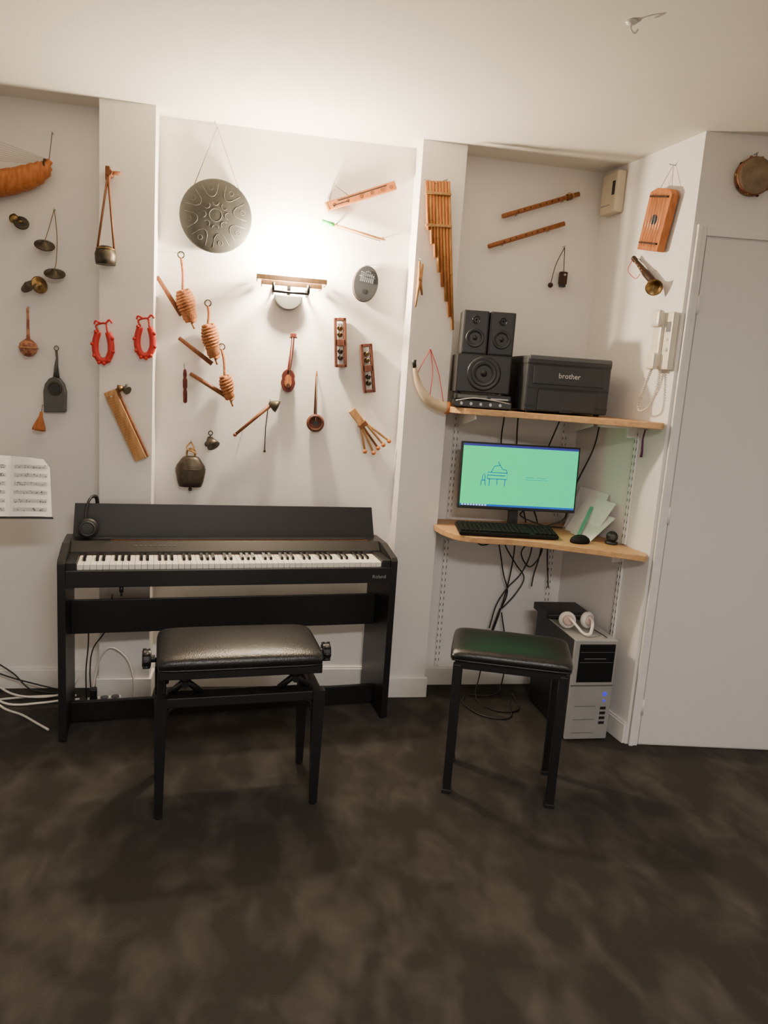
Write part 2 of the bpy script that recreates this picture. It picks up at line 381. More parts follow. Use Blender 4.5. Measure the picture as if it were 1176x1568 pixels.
q.ring((-.919,1.537,.045),.037,.003,TAN,'y');q.cyl((-.919,1.537,.001),(-.919,1.537,.03),.004,STR);q.done()
q=B('shovel_shaped_bell',FW);q.nail(-.815,1.545,.04)
poly=[(-.865,1.269),(-.777,1.274),(-.774,1.36),(-.783,1.395),(-.80,1.417),(-.82,1.424),(-.842,1.415),(-.86,1.39),(-.866,1.36)]
q.prism(poly,.004,.034,DGM,bev=.004)
q.ring((-.819,1.373,.034),.026,.004,IRON,'z');q.cyl((-.819,1.373,.03),(-.819,1.373,.037),.022,BLACKP)
q.tube([(-.815,1.42,.02),(-.815,1.47,.02),(-.812,1.5,.02),(-.814,1.535,.02)],[.014,.008,.005,.005],DGM,8);q.ring((-.814,1.543,.02),.009,.002,DGM);q.done()
q=B('wooden_tassel_bell',FW);q.nail(-.872,1.30,.03)
q.lathe((-.885,1.192,.035),(.15,1,0),[(.028,0),(.026,.012),(.014,.045),(.008,.06),(.006,.08),(0,.082)],ORW);q.tube([(-.874,1.272,.03),(-.872,1.30,.02)],.0015,STR);q.cyl((-.88,1.21,.001),(-.88,1.21,.02),.004,STR);q.done()
q=B('music_stand',TM(-.985,-.50,0,8))
q.L=Matrix.Translation((0,0,.897))@Matrix.Rotation(math.radians(72),4,'X')
q.b2((-.26,.0,-.006),(.235,.17,-.001),BMET,.002);q.b2((-.27,-.006,-.006),(.262,.0,.024),BMET,.002)
for (x0,x1,k) in((-.25,-.02,0),(-.02,.11,1),(.11,.258,2)):
    nx=6;vs=[];fs=[]
    for i in range(nx+1):
        t=i/nx;x=x0+(x1-x0)*t;cz=.006+.010*math.sin(math.pi*t)
        top=.235-.012*t*(k==2)-(.03 if (k==2 and i==nx) else 0)
        xt=x-(.012*t if k==2 else 0)
        vs+=[(x,.002,cz),(xt,top,cz)]
    for i in range(nx):fs.append([2*i,2*i+2,2*i+3,2*i+1])
    q.add(vs,fs,PAPER,True)
    for l in range(6):
        for s_ in range(5):
            yy=.20-l*.033-s_*.003
            q.tube([(x0+(x1-x0)*(.08+.80*j/4),yy,.0068+.010*math.sin(math.pi*(.08+.80*j/4))) for j in range(5)],.0004,INK,3)
        for j in range(12):
            t=.12+.72*random.random();q.sph((x0+(x1-x0)*t,.20-l*.033-.012*random.random(),.0070+.010*math.sin(math.pi*t)),(.0020,.0016,.0008),INK,6)
q.L=Matrix.Identity(4)
q.cyl((-.04,.03,.12),(-.04,.03,.98),.011,BMET);q.cyl((-.04,.03,.6),(-.04,.03,.64),.016,BMET)
for a in(100,220,310):
    ra=math.radians(a);q.tube([(-.04,.03,.26),(-.04+.13*math.cos(ra),.03+.13*math.sin(ra),.006)],.007,BMET,8)
q.cyl((-.04,.03,.0),(-.04,.03,.13),.009,BMET)
q.done()
# pilaster left instruments
q=B('strap_hung_bell',FP)
q.cyl((-.575,2.238,.0005),(-.575,2.238,.05),.012,BRW);q.cyl((-.585,2.238,.035),(-.532,2.240,.035),.008,BRW);q.b2((-.59,2.21,.02),(-.573,2.262,.045),BRW,.003)
for x1 in(-.62,-.556):q.tube([(-.58,2.228,.042),(x1,1.95,.035)],.0045,BRW,6)
q.lathe((-.587,1.885,.045),(0,1,0),[(.038,0),(.041,.02),(.042,.04),(.036,.06),(.02,.072),(0,.074)],IRON);q.ring((-.587,1.945,.045),.036,.003,BRASS,'y');q.done()
def sleigh(name,cx,cz):
    q=B(name,FP);q.nail(cx+.01,cz+.085,.03)
    pts=[(cx-.020,cz+.05,.025),(cx-.030,cz+.01,.025),(cx-.030,cz-.03,.025),(cx-.017,cz-.060,.025),(cx,cz-.066,.025),(cx+.017,cz-.060,.025),(cx+.030,cz-.03,.025),(cx+.030,cz+.01,.025),(cx+.020,cz+.05,.025)]
    P=cr(pts,4)
    q.tube(P,.0135,REDM,8,flat=.8)
    for i in range(1,len(P),4):
        d=(P[i]-Vector((cx,cz,.025))).normalized();q.sph(P[i]+d*.011+Vector((0,0,.006)),.0080,REDM if i%8 else DKW,10)
    q.tube(cr([(cx-.018,cz+.05,.03),(cx-.026,cz+.075,.03),(cx+.01,cz+.085,.03),(cx+.018,cz+.05,.03)]),.0040,REDM,6)
    q.tube(cr([(cx+.01,cz+.085,.03),(cx+.025,cz+.10,.03),(cx+.036,cz+.088,.03)]),.0040,REDM,6)
    q.tube(cr([(cx-.01,cz+.085,.03),(cx-.028,cz+.092,.03),(cx-.034,cz+.078,.03)]),.0040,REDM,6)
    q.cyl((cx,cz-.06,.001),(cx,cz-.06,.03),.004,REDM);q.done()
sleigh('sleigh_bell_strap',-.600,1.570);sleigh('sleigh_bell_strap.001',-.434,1.603)
q=B('small_brass_bell',FP);q.nail(-.505,1.415,.03)
q.lathe((-.528,1.395,.03),(-.9,-.1,.5),[(.016,.012),(.014,.002),(.008,-.01),(0,-.014)],BRASS);q.lathe((-.508,1.393,.03),(.7,-.4,.6),[(.018,.012),(.016,.0),(.009,-.012),(0,-.016)],IRON);q.tube([(-.505,1.415,.025),(-.515,1.398,.03)],.003,IRON);q.done()
q=B('wooden_guiro_scraper',FP)
p0=(-.573,1.382);p1=(-.444,1.101)
q.bar(p0,p1,.05,.012,.042,TAN,.004);d=Vector((p1[0]-p0[0],p1[1]-p0[1])).normalized();nrm=Vector((-d.y,d.x))
for k in range(26):
    c=Vector(p0)+d*(.02+k*.0107);a=c+nrm*(-.022);b=c+nrm*(.008);q.bar(a,b,.004,.041,.0445,BAM)
a=Vector(p0)+nrm*.028;b=Vector(p1)+nrm*.028;q.bar(a,b,.012,.008,.036,BRW,.003)
q.nail(-.565,1.36,.045,.004);q.cyl((-.45,1.12,.0005),(-.45,1.12,.02),.004,BRW);q.done()
# ------------------------------------------------------------------ niche instruments
q=B('steel_tongue_drum',FW);c=(-.166,2.141)
q.lathe((c[0],c[1],.004),(0,0,1),[(.10,0),(.14,.012),(.149,.022),(.149,.03)],TEAL,48)
q.lathe((c[0],c[1],.034),(0,0,1),[(.149,0),(.151,.003),(.146,.009),(.10,.02),(.05,.026),(0,.028)],PANM,48)
def hz(r):
    P=[(0,.028),(.05,.026),(.10,.02),(.146,.009)]
    for (a,ha),(b,hb) in zip(P,P[1:]):
        if r<=b:return .034+ha+(hb-ha)*(r-a)/(b-a)+.0004
    return .043
def arc(pts,m,t=.0010):
    q.tube([(c[0]+x,c[1]+y,hz(math.hypot(x,y))) for x,y in pts],t,m,4)
SLT=mat('drum_slit_light',(.13,.135,.12),.5,.2)
for k in range(8):
    a=k*math.pi/4+.2
    U=[]
    for (r_,da) in((.130,-.27),(.09,-.22),(.078,-.12),(.075,0),(.078,.12),(.09,.22),(.130,.27)):U.append((r_*math.cos(a+da),r_*math.sin(a+da)))
    arc(U,SLT)
    U=[(.112*math.cos(a)+.010*math.cos(x*.785),.112*math.sin(a)+.010*math.sin(x*.785)) for x in range(9)];arc(U,SLT,.0008)
for k in range(8):
    a=k*math.pi/4
    U=[((.052*math.cos(a)+.013*math.cos(t)),(.052*math.sin(a)+.013*math.sin(t))) for t in[a+math.pi/2+x*.45 for x in range(8)]]
    arc(U,SLT)
q.ring((c[0],c[1],.0612),.026,.0011,SLT,'z')
q.tube([(-.262,2.25,.03),(-.171,2.503,.012),(-.072,2.256,.03)],.0018,STR,5);q.nail(-.171,2.503,.03);q.done()
q=B('carved_slit_bar',FW)
q.bar((.305,2.231),(.602,2.352),.036,.01,.04,ORW,.004)
q.bar((.35,2.258),(.56,2.344),.0045,.0395,.0408,BLACKP);q.bar((.33,2.235),(.40,2.2635),.0035,.0395,.0408,BLACKP)
for t in(.1,.3,.5,.65,.8,.93):
    x=.305+.297*t;y=2.231+.121*t;q.ring((x,y-.004,.040),.006,.001,DKW,'z',10,4)
q.bar((.302,2.229),(.309,2.233),.037,.009,.041,BAM)
q.tube([(.312,2.245,.03),(.329,2.33,.015),(.40,2.285,.03)],.0016,STR,5);q.nail(.329,2.33,.03);q.done()
q=B('painted_bow_stick',FW)
q.tube([(.286,2.168,.03),(.34,2.158,.032)],.0095,GREENP,8);q.tube([(.335,2.159,.032),(.571,2.118,.03)],[.0055,.0045],BAM,8);q.tube([(.335,2.149,.032),(.55,2.112,.03)],.002,TAN,6)
q.nail(.35,2.165,.03,.003);q.nail(.56,2.127,.03,.003);q.done()
q=B('coconut_kalimba',FW)
q.L=Matrix.Translation((.495,1.922,.0))@Matrix.Rotation(-.15,4,'Z')
q.sph((0,0,.022),(.0585,.0805,.0205),DKW,24)
n=28;q.prism([(.055*math.cos(2*math.pi*k/n),.077*math.sin(2*math.pi*k/n)) for k in range(n)],.03,.045,GREYP,bev=.002)
for k in range(7):
    x=-.027+k*.009;L_=.05-.004*abs(k-3);q.b2((x-.0030,.055-.004*abs(k-3)-L_,.048),(x+.0030,.055-.003*abs(k-3)**1.5,.050),STEEL)
q.cyl((-.036,.028,.048),(.036,.028,.048),.0028,BLACKP,seg=8);q.cyl((-.032,.045,.049),(.032,.045,.049),.002,BLACKP,seg=8)
q.cyl((0,-.035,.044),(0,-.035,.0465),.010,BLACKP);q.L=Matrix.Identity(4);q.nail(.49,2.005,.03);q.tube([(.49,2.005,.02),(.493,1.99,.035)],.0015,STR);q.done()
def ropedrum(name,s0,s1,c0,c1,r,ringc,coils=11):
    q=B(name,FW)
    q.tube([(s0[0],s0[1],.03),(s1[0],s1[1],.04)],[.0085,.0105],BRW,10)
    a=Vector((c0[0],c0[1],.045));b=Vector((c1[0],c1[1],.045));d=b-a
    q.tube([a,a+d*.3,b-d*.1,b],[r*.4,r*.85,r*.85,r*.4],ROPE,12)
    dn=d.normalized();x=Vector((0,0,1));y=dn.cross(x)
    pts=[];N=coils*14
    for k in range(N+1):
        t=k/N;an=2*math.pi*coils*t;rr=r*(.55+.45*math.sin(math.pi*min(1,t*1.15+.08)))
        w=.006*math.sin(an*1.0+1)
        pts.append(a+d*t+dn*w+(x*math.cos(an)*.9+y*math.sin(an))*rr)
    q.tube(pts,.0068,ROPE,6)
    rc=Vector((ringc[0],ringc[1],.03));q.ring(rc,.013,.0028,IRON,'z');q.nail(ringc[0],ringc[1]+.01,.04)
    q.tube(cr([rc-Vector((0,.012,0)),(rc+a)/2+Vector((.004,0,0)),a]),.0055,ROPE,6);q.tube([b,b+dn*.03+Vector((.006,0,0))],.004,ROPE,6)
    q.done()
ropedrum('rope_wound_beater',(-.404,1.873),(-.30,1.72),(-.296,1.825),(-.258,1.695),.036,(-.307,1.971))
ropedrum('rope_wound_beater.001',(-.309,1.624),(-.165,1.523),(-.187,1.69),(-.155,1.55),.034,(-.190,1.781))
ropedrum('rope_wound_beater.002',(-.259,1.475),(-.095,1.383),(-.110,1.475),(-.083,1.372),.027,(-.126,1.60),8)
q=B('dark_wood_flute',FW);q.nail(-.287,1.515,.025)
q.lathe((-.278,1.344,.02),(-.03,1,0),[(.004,0),(.009,.006),(.0095,.05),(.007,.06),(.010,.07),(.0105,.10),(.007,.11),(.009,.125),(.006,.145),(.0,.15)],MAR,12);q.tube([(-.284,1.495,.02),(-.287,1.515,.02)],.0015,STR);q.done()
q=B('small_fiddle',FW);q.nail(.181,1.685,.03)
q.tube(cr([(.184,1.675,.03),(.180,1.60,.032),(.170,1.505,.034)]),[.007,.009],MAR,8)
q.box((.185,1.672,.03),(.026,.022,.018),MAR,.004);q.cyl((.168,1.662,.03),(.202,1.664,.03),.003,DKW)
q.L=Matrix.Translation((.170,1.472,0))
out=[];n=40
for k in range(n):
    t=2*math.pi*k/n;rr=1-.16*math.exp(-((math.sin(t)-.15)/.18)**2);out.append((.033*math.cos(t)*rr,.052*math.sin(t)))
q.prism(out,.012,.04,MAR,bev=.003);q.prism([(x*.5,y*.55-.002) for x,y in out],.04,.0425,ORW)
q.cyl((0,-.02,.04),(0,-.02,.046),.008,DKW);q.tube([(0,-.03,.046),(.008,.1,.046),(.012,.19,.042)],.0008,STRW,4);q.done()
def jframe(name,A,Bp,w):
    q=B(name,FW);A=Vector(A);Bp=Vector(Bp);d=(Bp-A).normalized();n=Vector((-d.y,d.x))
    for s in(-1,1):q.bar(A+n*s*(w/2-.006),Bp+n*s*(w/2-.006),.012,.01,.04,RDW,.002)
    L=(Bp-A).length
    for t,hw in((.03,.014),(.5,.03),(.97,.014)):
        c=A+d*L*t;q.bar(c-n*(w/2-.004),c+n*(w/2-.004),hw,.01,.04,RDW,.002)
    for t in(.2,.33,.67,.8):
        c=A+d*L*t
        for o in(-.006,.004):cym(q,(c.x,c.y,.026+o),.012,(.3*d.x+.2,.6,1),BRASS if t<.5 else IRON)
        q.bar(c-n*(w/2-.004),c+n*(w/2-.004),.003,.022,.026,IRON)
    q.nail(A.x,A.y+.002,.03,.003);q.done()
jframe('wooden_jingle_frame',(.389,1.765),(.405,1.548),.055);jframe('wooden_jingle_frame.001',(.514,1.66),(.545,1.443),.055)
q=B('long_neck_spike_drum',FW);q.nail(.297,1.522,.035)
q.tube([(.297,1.525,.03),(.297,1.50,.03),(.300,1.32,.03)],[.003,.005,.008],BRW,8)
q.lathe((.302,1.289,.008),(0,0,1),[(.03,0),(.040,.01),(.041,.03),(.036,.038),(.03,.04),(.026,.034),(0,.032)],RDW,28);q.cyl((.302,1.289,.038),(.302,1.289,.042),.011,BLACKP);q.tube([(.298,1.50,.036),(.302,1.30,.046)],.0008,STRW,4);q.done()
q=B('hatchet_shaped_clapper',FW)
q.tube([(-.057,1.216,.03),(.10,1.362,.035)],[.0065,.009],BRW,8);q.lathe((.098,1.366,.035),(.8,-.35,.15),[(.006,-.01),(.014,0),(.026,.022),(.028,.034),(0,.036)],IRON)
q.sph((-.057,1.216,.03),.009,BRW,10);q.tube([(.085,1.345,.03),(.078,1.25,.02),(.078,1.15,.02)],.0022,DKW,6);q.lathe((.078,1.143,.02),(0,1,0),[(.006,0),(.004,.01),(0,.014)],DKW,10);q.nail(.095,1.385,.035);q.nail(-.02,1.248,.03);q.done()
q=B('dark_iron_bell',FW);q.nail(-.165,1.232,.03)
q.ring((-.165,1.217,.02),.009,.0022,IRON);q.lathe((-.168,1.19,.03),(.5,-.7,.5),[(.006,-.012),(.016,0),(.024,.02),(.030,.04),(.026,.042),(0,.03)],IRON);q.tube([(-.165,1.208,.02),(-.166,1.19,.03)],.003,IRON);q.sph((-.178,1.168,.03),.013,IRON,10);q.done()
q=B('cowbell',FW);q.nail(-.25,1.178,.05)
cx=-.247
n=24;rings=[(1.112,.020,.014),(1.108,.034,.022),(1.098,.042,.028),(1.07,.062,.036),(1.045,.066,.038),(1.0,.058,.034),(.976,.050,.030),(.974,.046,.027)]
vs=[];fs=[]
for z,a,b in rings:
    for k in range(n):
        t=2*math.pi*k/n;vs.append((cx+a*math.copysign(abs(math.cos(t))**.8,math.cos(t)),z,.045+b*math.copysign(abs(math.sin(t))**.8,math.sin(t))))
for i in range(len(rings)-1):
    for k in range(n):fs.append([i*n+k,i*n+(k+1)%n,(i+1)*n+(k+1)%n,(i+1)*n+k])
fs.append(list(range(n)));fs.append([(len(rings)-1)*n+k for k in range(n)]);q.add(vs,fs,IRON,[True]*(len(fs)-2)+[False]*2)
q.tube(cr([(cx-.018,1.108,.045),(cx-.016,1.135,.045),(cx,1.145,.045),(cx+.016,1.135,.045),(cx+.018,1.108,.045)]),.0045,BRASS,8)
q.tube(cr([(cx-.002,1.175,.03),(cx-.02,1.15,.045),(cx,1.135,.05),(cx+.012,1.15,.045),(cx-.002,1.175,.03)]),.0035,TAN,6);q.tube(cr([(cx,1.14,.05),(cx+.025,1.125,.06)]),.004,TAN,6)
q.cyl((cx,.98,.045),(cx,.965,.045),.005,IRON);q.sph((cx,.962,.045),.009,IRON,10);q.ring((cx,1.055,.045),.065,.0025,IRON,'y',24,5,.0385);q.done()
q=B('stick_rattle_bundle',FW);q.nail(.475,1.37,.04)
for (e,s_) in(((.624,1.206),(.482,1.36)),((.60,1.19),(.47,1.352)),((.58,1.167),(.49,1.345)),((.539,1.171),(.50,1.35)),((.65,1.225),(.475,1.345))):
    q.tube([(s_[0],s_[1],.025),(e[0],e[1],.04)],[.0065,.005],TAN if e[0]!=.60 else BRW,8)
    q.sph((e[0],e[1],.04),.011,ORW,10)
q.bar((.465,1.36),(.525,1.29),.034,.012,.045,TAN,.004);q.bar((.515,1.302),(.53,1.285),.042,.01,.05,BRW,.003)
q.tube([(.475,1.37,.03),(.47,1.355,.03)],.002,STR);q.done()
# ------------------------------------------------------------------ centre pilaster
q=B('bamboo_pan_pipes',FC)
LL=[.20,.255,.31,.37,.43,.49,.555,.61]
for k in range(8):
    x=.709+.0138*k;L=LL[k];ang=.115
    a=(x,2.348+.001*k,.03);b=(x+L*math.sin(ang),2.348-L*math.cos(ang),.03)
    q.tube([a,b],.0068,BAM if k%2 else ORW,10);q.cyl(a,(a[0]-.0002,a[1]+.0008,.03),.0048,DKW,seg=10)
    m_=[(a[i]+(b[i]-a[i])*.62) for i in range(3)];q.ring(m_,.0068,.001,BRW,'y',10,4)
for v,sh in((2.30,.008),(2.17,.022)):
    q.bar((.698+sh,v),(.812+sh,v+.003),.011,.036,.042,TAN,.002);q.bar((.698+sh,v),(.812+sh,v+.003),.011,.016,.022,TAN,.002)
q.nail(.705,2.36,.03);q.nail(.80,2.365,.03);q.tube([(.705,2.36,.02),(.75,2.34,.036),(.80,2.365,.02)],.0015,STR);q.done()
q=B('split_wood_clapper',FC);q.nail(.708,2.03,.03)
q.tube([(.706,2.02,.02),(.71,1.93,.022),(.702,1.828,.02)],[.005,.008,.004],TAN,8);q.tube([(.722,2.01,.02),(.716,1.93,.022),(.728,1.88,.02)],[.004,.007,.004],BAM,8);q.bar((.703,1.95),(.722,1.95),.016,.01,.034,TAN,.003);q.done()
q=B('blowing_horn',FC)
q.tube(cr([(.712,1.585,.04),(.722,1.535,.042),(.748,1.475,.045),(.80,1.42,.048),(.872,1.40,.05)]),[.0065+.0205*(i/24)**.9 for i in range(25)],HORN,16)
q.tube([(.709,1.60,.04),(.711,1.585,.04),(.715,1.565,.041)],[.011,.009,.009],BLACKP,10)
q.cyl((.868,1.401,.05),(.885,1.398,.05),.0285,ORW,.0285,20)
q.nail(.785,1.655,.03)
q.tube(cr([(.785,1.652,.02),(.735,1.56,.04),(.727,1.525,.048)]),.0018,REDM,5);q.tube(cr([(.785,1.652,.02),(.825,1.55,.04),(.852,1.425,.06)]),.0018,REDM,5);q.tube(cr([(.785,1.652,.02),(.80,1.55,.03),(.79,1.44,.05)]),.0018,REDM,5);q.done()
# ------------------------------------------------------------------ alcove back wall
def flute(name,a,b,m,mouth=False):
    q=B(name,FW);A=Vector((a[0],a[1],.025));Bv=Vector((b[0],b[1],.025));d=Bv-A
    q.tube([A,A+d*.01,Bv],[.009,.0105,.0105],m,12)
    for t in(.2,.28,.36,.48,.56,.64,.72):
        c=A+d*t;q.cyl((c.x,c.y,.034),(c.x,c.y,.0362),.0035,BLACKP,seg=8)
    if mouth:
        c=A+d*.86;q.tube([A+d*.84,A+d*.90],[.0145,.0145],BRW,12);q.tube([A+d*.9,Bv],[.012,.006],TAN,12);q.sph((c.x,c.y+.012,.03),.008,TAN,8)
    q.nail(a[0]+d.x*.2,a[1]+d.y*.2-.012,.03,.003);q.nail(a[0]+d.x*.8,a[1]+d.y*.8-.012,.03,.003);q.done()
FLW=wood('flute_wood',(.38,.145,.05),(.25,.085,.03))
flute('wooden_flute',(1.105,2.274),(1.465,2.409),FLW,True);flute('wooden_flute.001',(1.052,2.137),(1.408,2.273),FLW)
q=B('wooden_castanets',FW);q.nail(1.424,2.175,.03)
q.tube(cr([(1.424,2.17,.02),(1.39,2.09,.02),(1.372,2.0,.022)]),.0018,DKW,5);q.tube([(1.424,2.17,.02),(1.432,2.06,.02)],.0018,DKW,5)
q.sph((1.372,1.995,.022),.0125,DKW,12);q.b2((1.413,2.002,.008),(1.447,2.06,.038),DKW,.005);q.b2((1.416,1.99,.012),(1.444,2.01,.034),BLACKP,.004);q.sph((1.432,2.045,.038),.006,SILV,8);q.done()
q=B('intercom_chime_box',FR)
q.b2((.050,2.315,.001),(.175,2.492,.042),CREAM,.006);q.b2((.135,2.39,.041),(.155,2.45,.0435),BLACKP)
q.b2((.058,2.35,.041),(.125,2.353,.0425),GREYL);q.done()
q=B('wooden_box_zither',FR)
q.L=Matrix.Translation((.472,2.226,0))@Matrix.Rotation(math.radians(-12),4,'Z')
q.prism([(-.07,-.12),(.07,-.12),(.076,.10),(.055,.118),(-.03,.122),(-.072,.105)],.008,.045,ORW,bev=.004)
for k in range(6):q.tube([(-.045+k*.018,-.105,.049),(-.045+k*.018,.10,.049)],.001,STEEL,4)
q.b2((-.06,-.095,.045),(.06,-.088,.052),DKW);q.b2((-.06,.085,.045),(.06,.092,.052),DKW);q.cyl((0,0,.044),(0,0,.047),.02,BLACKP)
q.b2((-.076,-.12,.012),(-.07,.1,.040),BRW);q.L=Matrix.Identity(4)
q.tube([(.465,2.35,.03),(.505,2.435,.01),(.54,2.34,.03)],.0016,STRW,5);q.nail(.505,2.435,.03);q.done()
q=B('shawm_horn',FR);q.nail(.35,2.09,.05)
A=Vector((.340,2.094,.03));Bv=Vector((.515,1.968,.035));d=(Bv-A)
q.tube([A-d*.02,A,A+d*.1,A+d*.12,A+d*.55,A+d*.58,Bv],[.005,.011,.011,.008,.013,.016,.014],DKW,12)
for t in(.2,.3,.4,.5):
    c=A+d*t;q.cyl((c.x,c.y,c.z+.008),(c.x,c.y,c.z+.014),.003,TAN,seg=8)
q.lathe(Bv,(d.normalized()+Vector((0,0,.6))),[(.014,0),(.016,.008),(.021,.02),(.033,.036),(.035,.038),(.031,.037),(.018,.022),(0,.012)],BRASS,24)
q.tube(cr([(.35,2.085,.04),(.34,2.04,.05),(.40,2.0,.05),(.43,2.015,.05)]),.0016,REDM,5);q.cyl((.46,2.0,.0005),(.46,2.0,.035),.003,STEEL,seg=6);q.done()
q=B('intercom_handset_phone',FR)
q.b2((.580,1.622,.001),(.658,1.848,.032),PHN,.006);q.b2((.556,1.630,.024),(.610,1.85,.047),PHN,.010)
q.b2((.554,1.790,.038),(.612,1.858,.066),PHN,.012);q.b2((.554,1.620,.038),(.612,1.688,.066),PHN,.012)
q.cyl((.637,1.70,.03),(.637,1.70,.035),.008,SILV);q.cyl((.637,1.74,.03),(.637,1.74,.034),.005,SILV);q.b2((.622,1.77,.031),(.650,1.81,.033),GREYL)
pts=[]
pth=cr([(.58,1.625,.045),(.56,1.56,.05),(.53,1.50,.045),(.54,1.45,.05),(.60,1.47,.05),(.61,1.55,.03),(.60,1.63,.02)],10)
N=260
for k in range(N):
    t=k/(N-1)*(len(pth)-1);i=min(int(t),len(pth)-2);c=pth[i].lerp(pth[i+1],t-i);a=k*1.25
    pts.append(c+Vector((math.cos(a)*.006,0,math.sin(a)*.006)))
q.tube(pts,.0022,PHN,5);q.done()
q=B('tambourine_drum',FD);c=(.199,2.366)
q.lathe((c[0],c[1],.004),(0,0,1),[(.066,0),(.07,.004),(.07,.03),(.066,.034)],BRW,32);q.lathe((c[0],c[1],.034),(0,0,1),[(.069,0),(.066,.004),(0,.005)],SKIN,32)
for k in range(10):
    a=2*math.pi*k/10;q.sph((c[0]+.07*math.cos(a),c[1]+.07*math.sin(a),.025),.007,BRASS if k%2 else DKW,8)
    b=a+.35;q.tube([(c[0]+.07*math.cos(a),c[1]+.07*math.sin(a),.036),(c[0]+.069*math.cos(b),c[1]+.069*math.sin(b),.006)],.0018,TAN,5)
q.nail(c[0],c[1]+.085,.03);q.tube([(c[0],c[1]+.085,.02),(c[0],c[1]+.07,.02)],.002,STR);q.done()
# ------------------------------------------------------------------ shelving
def rail(q,F,u,z0,z1):
    q.M=F
    q.b2((u-.012,z0,.001),(u-.004,z1,.011),TRIM,.001);q.b2((u+.004,z0,.001),(u+.012,z1,.011),TRIM,.001);q.b2((u-.004,z0,.001),(u+.004,z1,.006),TRIM)
    z=z0+.03
    while z<z1-.02:
        q.b2((u-.0095,z,.0105),(u-.0065,z+.014,.0118),GREYP);q.b2((u+.0065,z,.0105),(u+.0095,z+.014,.0118),GREYP);z+=.032
q=B('shelf_wall_rails')
for z0,z1 in((.10,.826),(.862,1.378)):
    rail(q,FW,.978,z0,z1);rail(q,FW,1.53,z0,z1);rail(q,FR,.49,z0,z1)
for zb in(.831,1.382):
    q.M=Matrix.Identity(4)
    for x in(.978,1.53):
        q.prism([(-.012,zb-.004),(-.012,zb-.075),(-.03,zb-.075),(-.30,zb-.02),(-.30,zb-.001)],x-.004,x+.004,TRIM,'x')
    q.M=FR
    q.prism([(.486,zb-.05),(.494,zb-.05),(.494,zb-.001),(.486,zb-.001)],.012,.06,TRIM)
    q.b2((.478,zb-.012,.012),(.502,zb-.001,.20),TRIM,.002)
q.done()
def shelf(name,P,zt,th):
    q=B(name);q.prism(P,zt-th,zt,SHELFW,bev=.003);return q.done()
def sm(pts,n=5): return [(p.x,p.y) for p in cr([(a,b,0) for a,b in pts],n)]
shelf('lower_corner_shelf',[(.8875,-.002),(.8875,-.148)]+sm([(.868,-.152),(.880,-.26),(.925,-.37),(1.02,-.42),(1.2,-.448),(1.44,-.566),(1.62,-.672),(1.655,-.682)])+[(1.6735,-.64),(1.593,-.002)],.857,.026)
shelf('upper_corner_shelf',[(.8875,-.002),(.8875,-.148)]+sm([(.872,-.152),(.885,-.24),(.95,-.33),(1.2,-.42),(1.44,-.56),(1.62,-.67),(1.652,-.682)])+[(1.6735,-.64),(1.593,-.002)],1.408,.026)
# ------------------------------------------------------------------ upper shelf items
q=B('laser_printer',TM(1.352,-.235,1.4085,-3)@Matrix.Diagonal((.97,1,.985,1)))
q.b2((-.193,-.175,.008),(.193,.175,.215),GREYP,.008);q.b2((-.195,-.178,.205),(.195,.17,.245),GREYP,.010)
q.b2((-.15,-.10,.236),(.15,.13,.2475),BLACKP,.004);q.b2((-.188,-.181,.228),(.188,-.15,.2465),GREYL,.003)
q.b2((-.165,-.1815,.125),(.165,-.17,.205),GREYP,.004)
q.b2((-.188,-.1785,.108),(.188,-.172,.112),BLACKP);q.b2((-.135,-.182,.012),(.135,-.17,.104),GREYP,.004)
q.b2((-.135,-.1825,.10),(.135,-.178,.104),BLACKP);q.b2((-.193,-.179,.030),(-.14,-.174,.034),BLACKP);q.b2((.14,-.179,.030),(.193,-.174,.034),BLACKP)
q.b2((-.03,-.184,.006),(.03,-.175,.022),BLACKP,.004)
for x in(-.16,.16):
    for y in(-.14,.14):q.cyl((x,y,0),(x,y,.01),.012,BLACKP)
for k in range(8):q.b2((.1935,-.06+k*.02,.05),(.1955,-.048+k*.02,.16),BLACKP)
q.text('brother',Matrix.Translation((0,-.1825,.165))@Matrix.Rotation(math.pi/2,4,'X'),.032,WPL);q.done()
def driver(q,x,y,z,r,dark=BLACKG):
    q.lathe((x,y,z),(0,-1,0),[(r*1.12,0),(r*1.12,.003),(r,.005),(r*.92,.003),(r*.85,.004),(r*.78,.002),(r*.3,-.006),(r*.28,.001),(0,.004)],dark,28)
q=B('subwoofer_speaker',TM(1.012,-.20,1.472,-9))
q.b2((-.118,-.11,.004),(.118,.11,.168),BLACKP,.006);driver(q,.0,-.1115,.088,.066,BLACKP);driver(q,0,-.1135,.088,.05,BLACKP)
for x in(-.1,.1):
    for y in(-.09,.09):q.cyl((x,y,0),(x,y,.006),.008,BLACKP)
q.done()
for i,(x,y) in enumerate(((.960,-.212),(1.074,-.232))):
    q=B('desktop_speaker'+('.001' if i else ''),TM(x,y,1.6408,-9))
    q.b2((-.055,-.07,0.0),(.055,.06,.184),GREYP,.005);q.b2((-.050,-.0725,.005),(.050,-.068,.179),BLACKP,.002)
    driver(q,0,-.0735,.068,.036,BLACKP);driver(q,0,-.0735,.145,.016,BLACKG);q.done()
q=B('compact_disc_player',TM(1.018,-.225,1.4085,-12)@Matrix.Diagonal((.84,1,1,1)))
q.b2((-.15,-.10,.004),(.15,.10,.036),BLACKG,.004);q.b2((-.145,-.095,.036),(.145,.095,.062),BLACKP,.006)
for k in range(5):q.cyl((-.11+k*.05,-.101,.02),(-.11+k*.05,-.108,.02),.007,SILV)
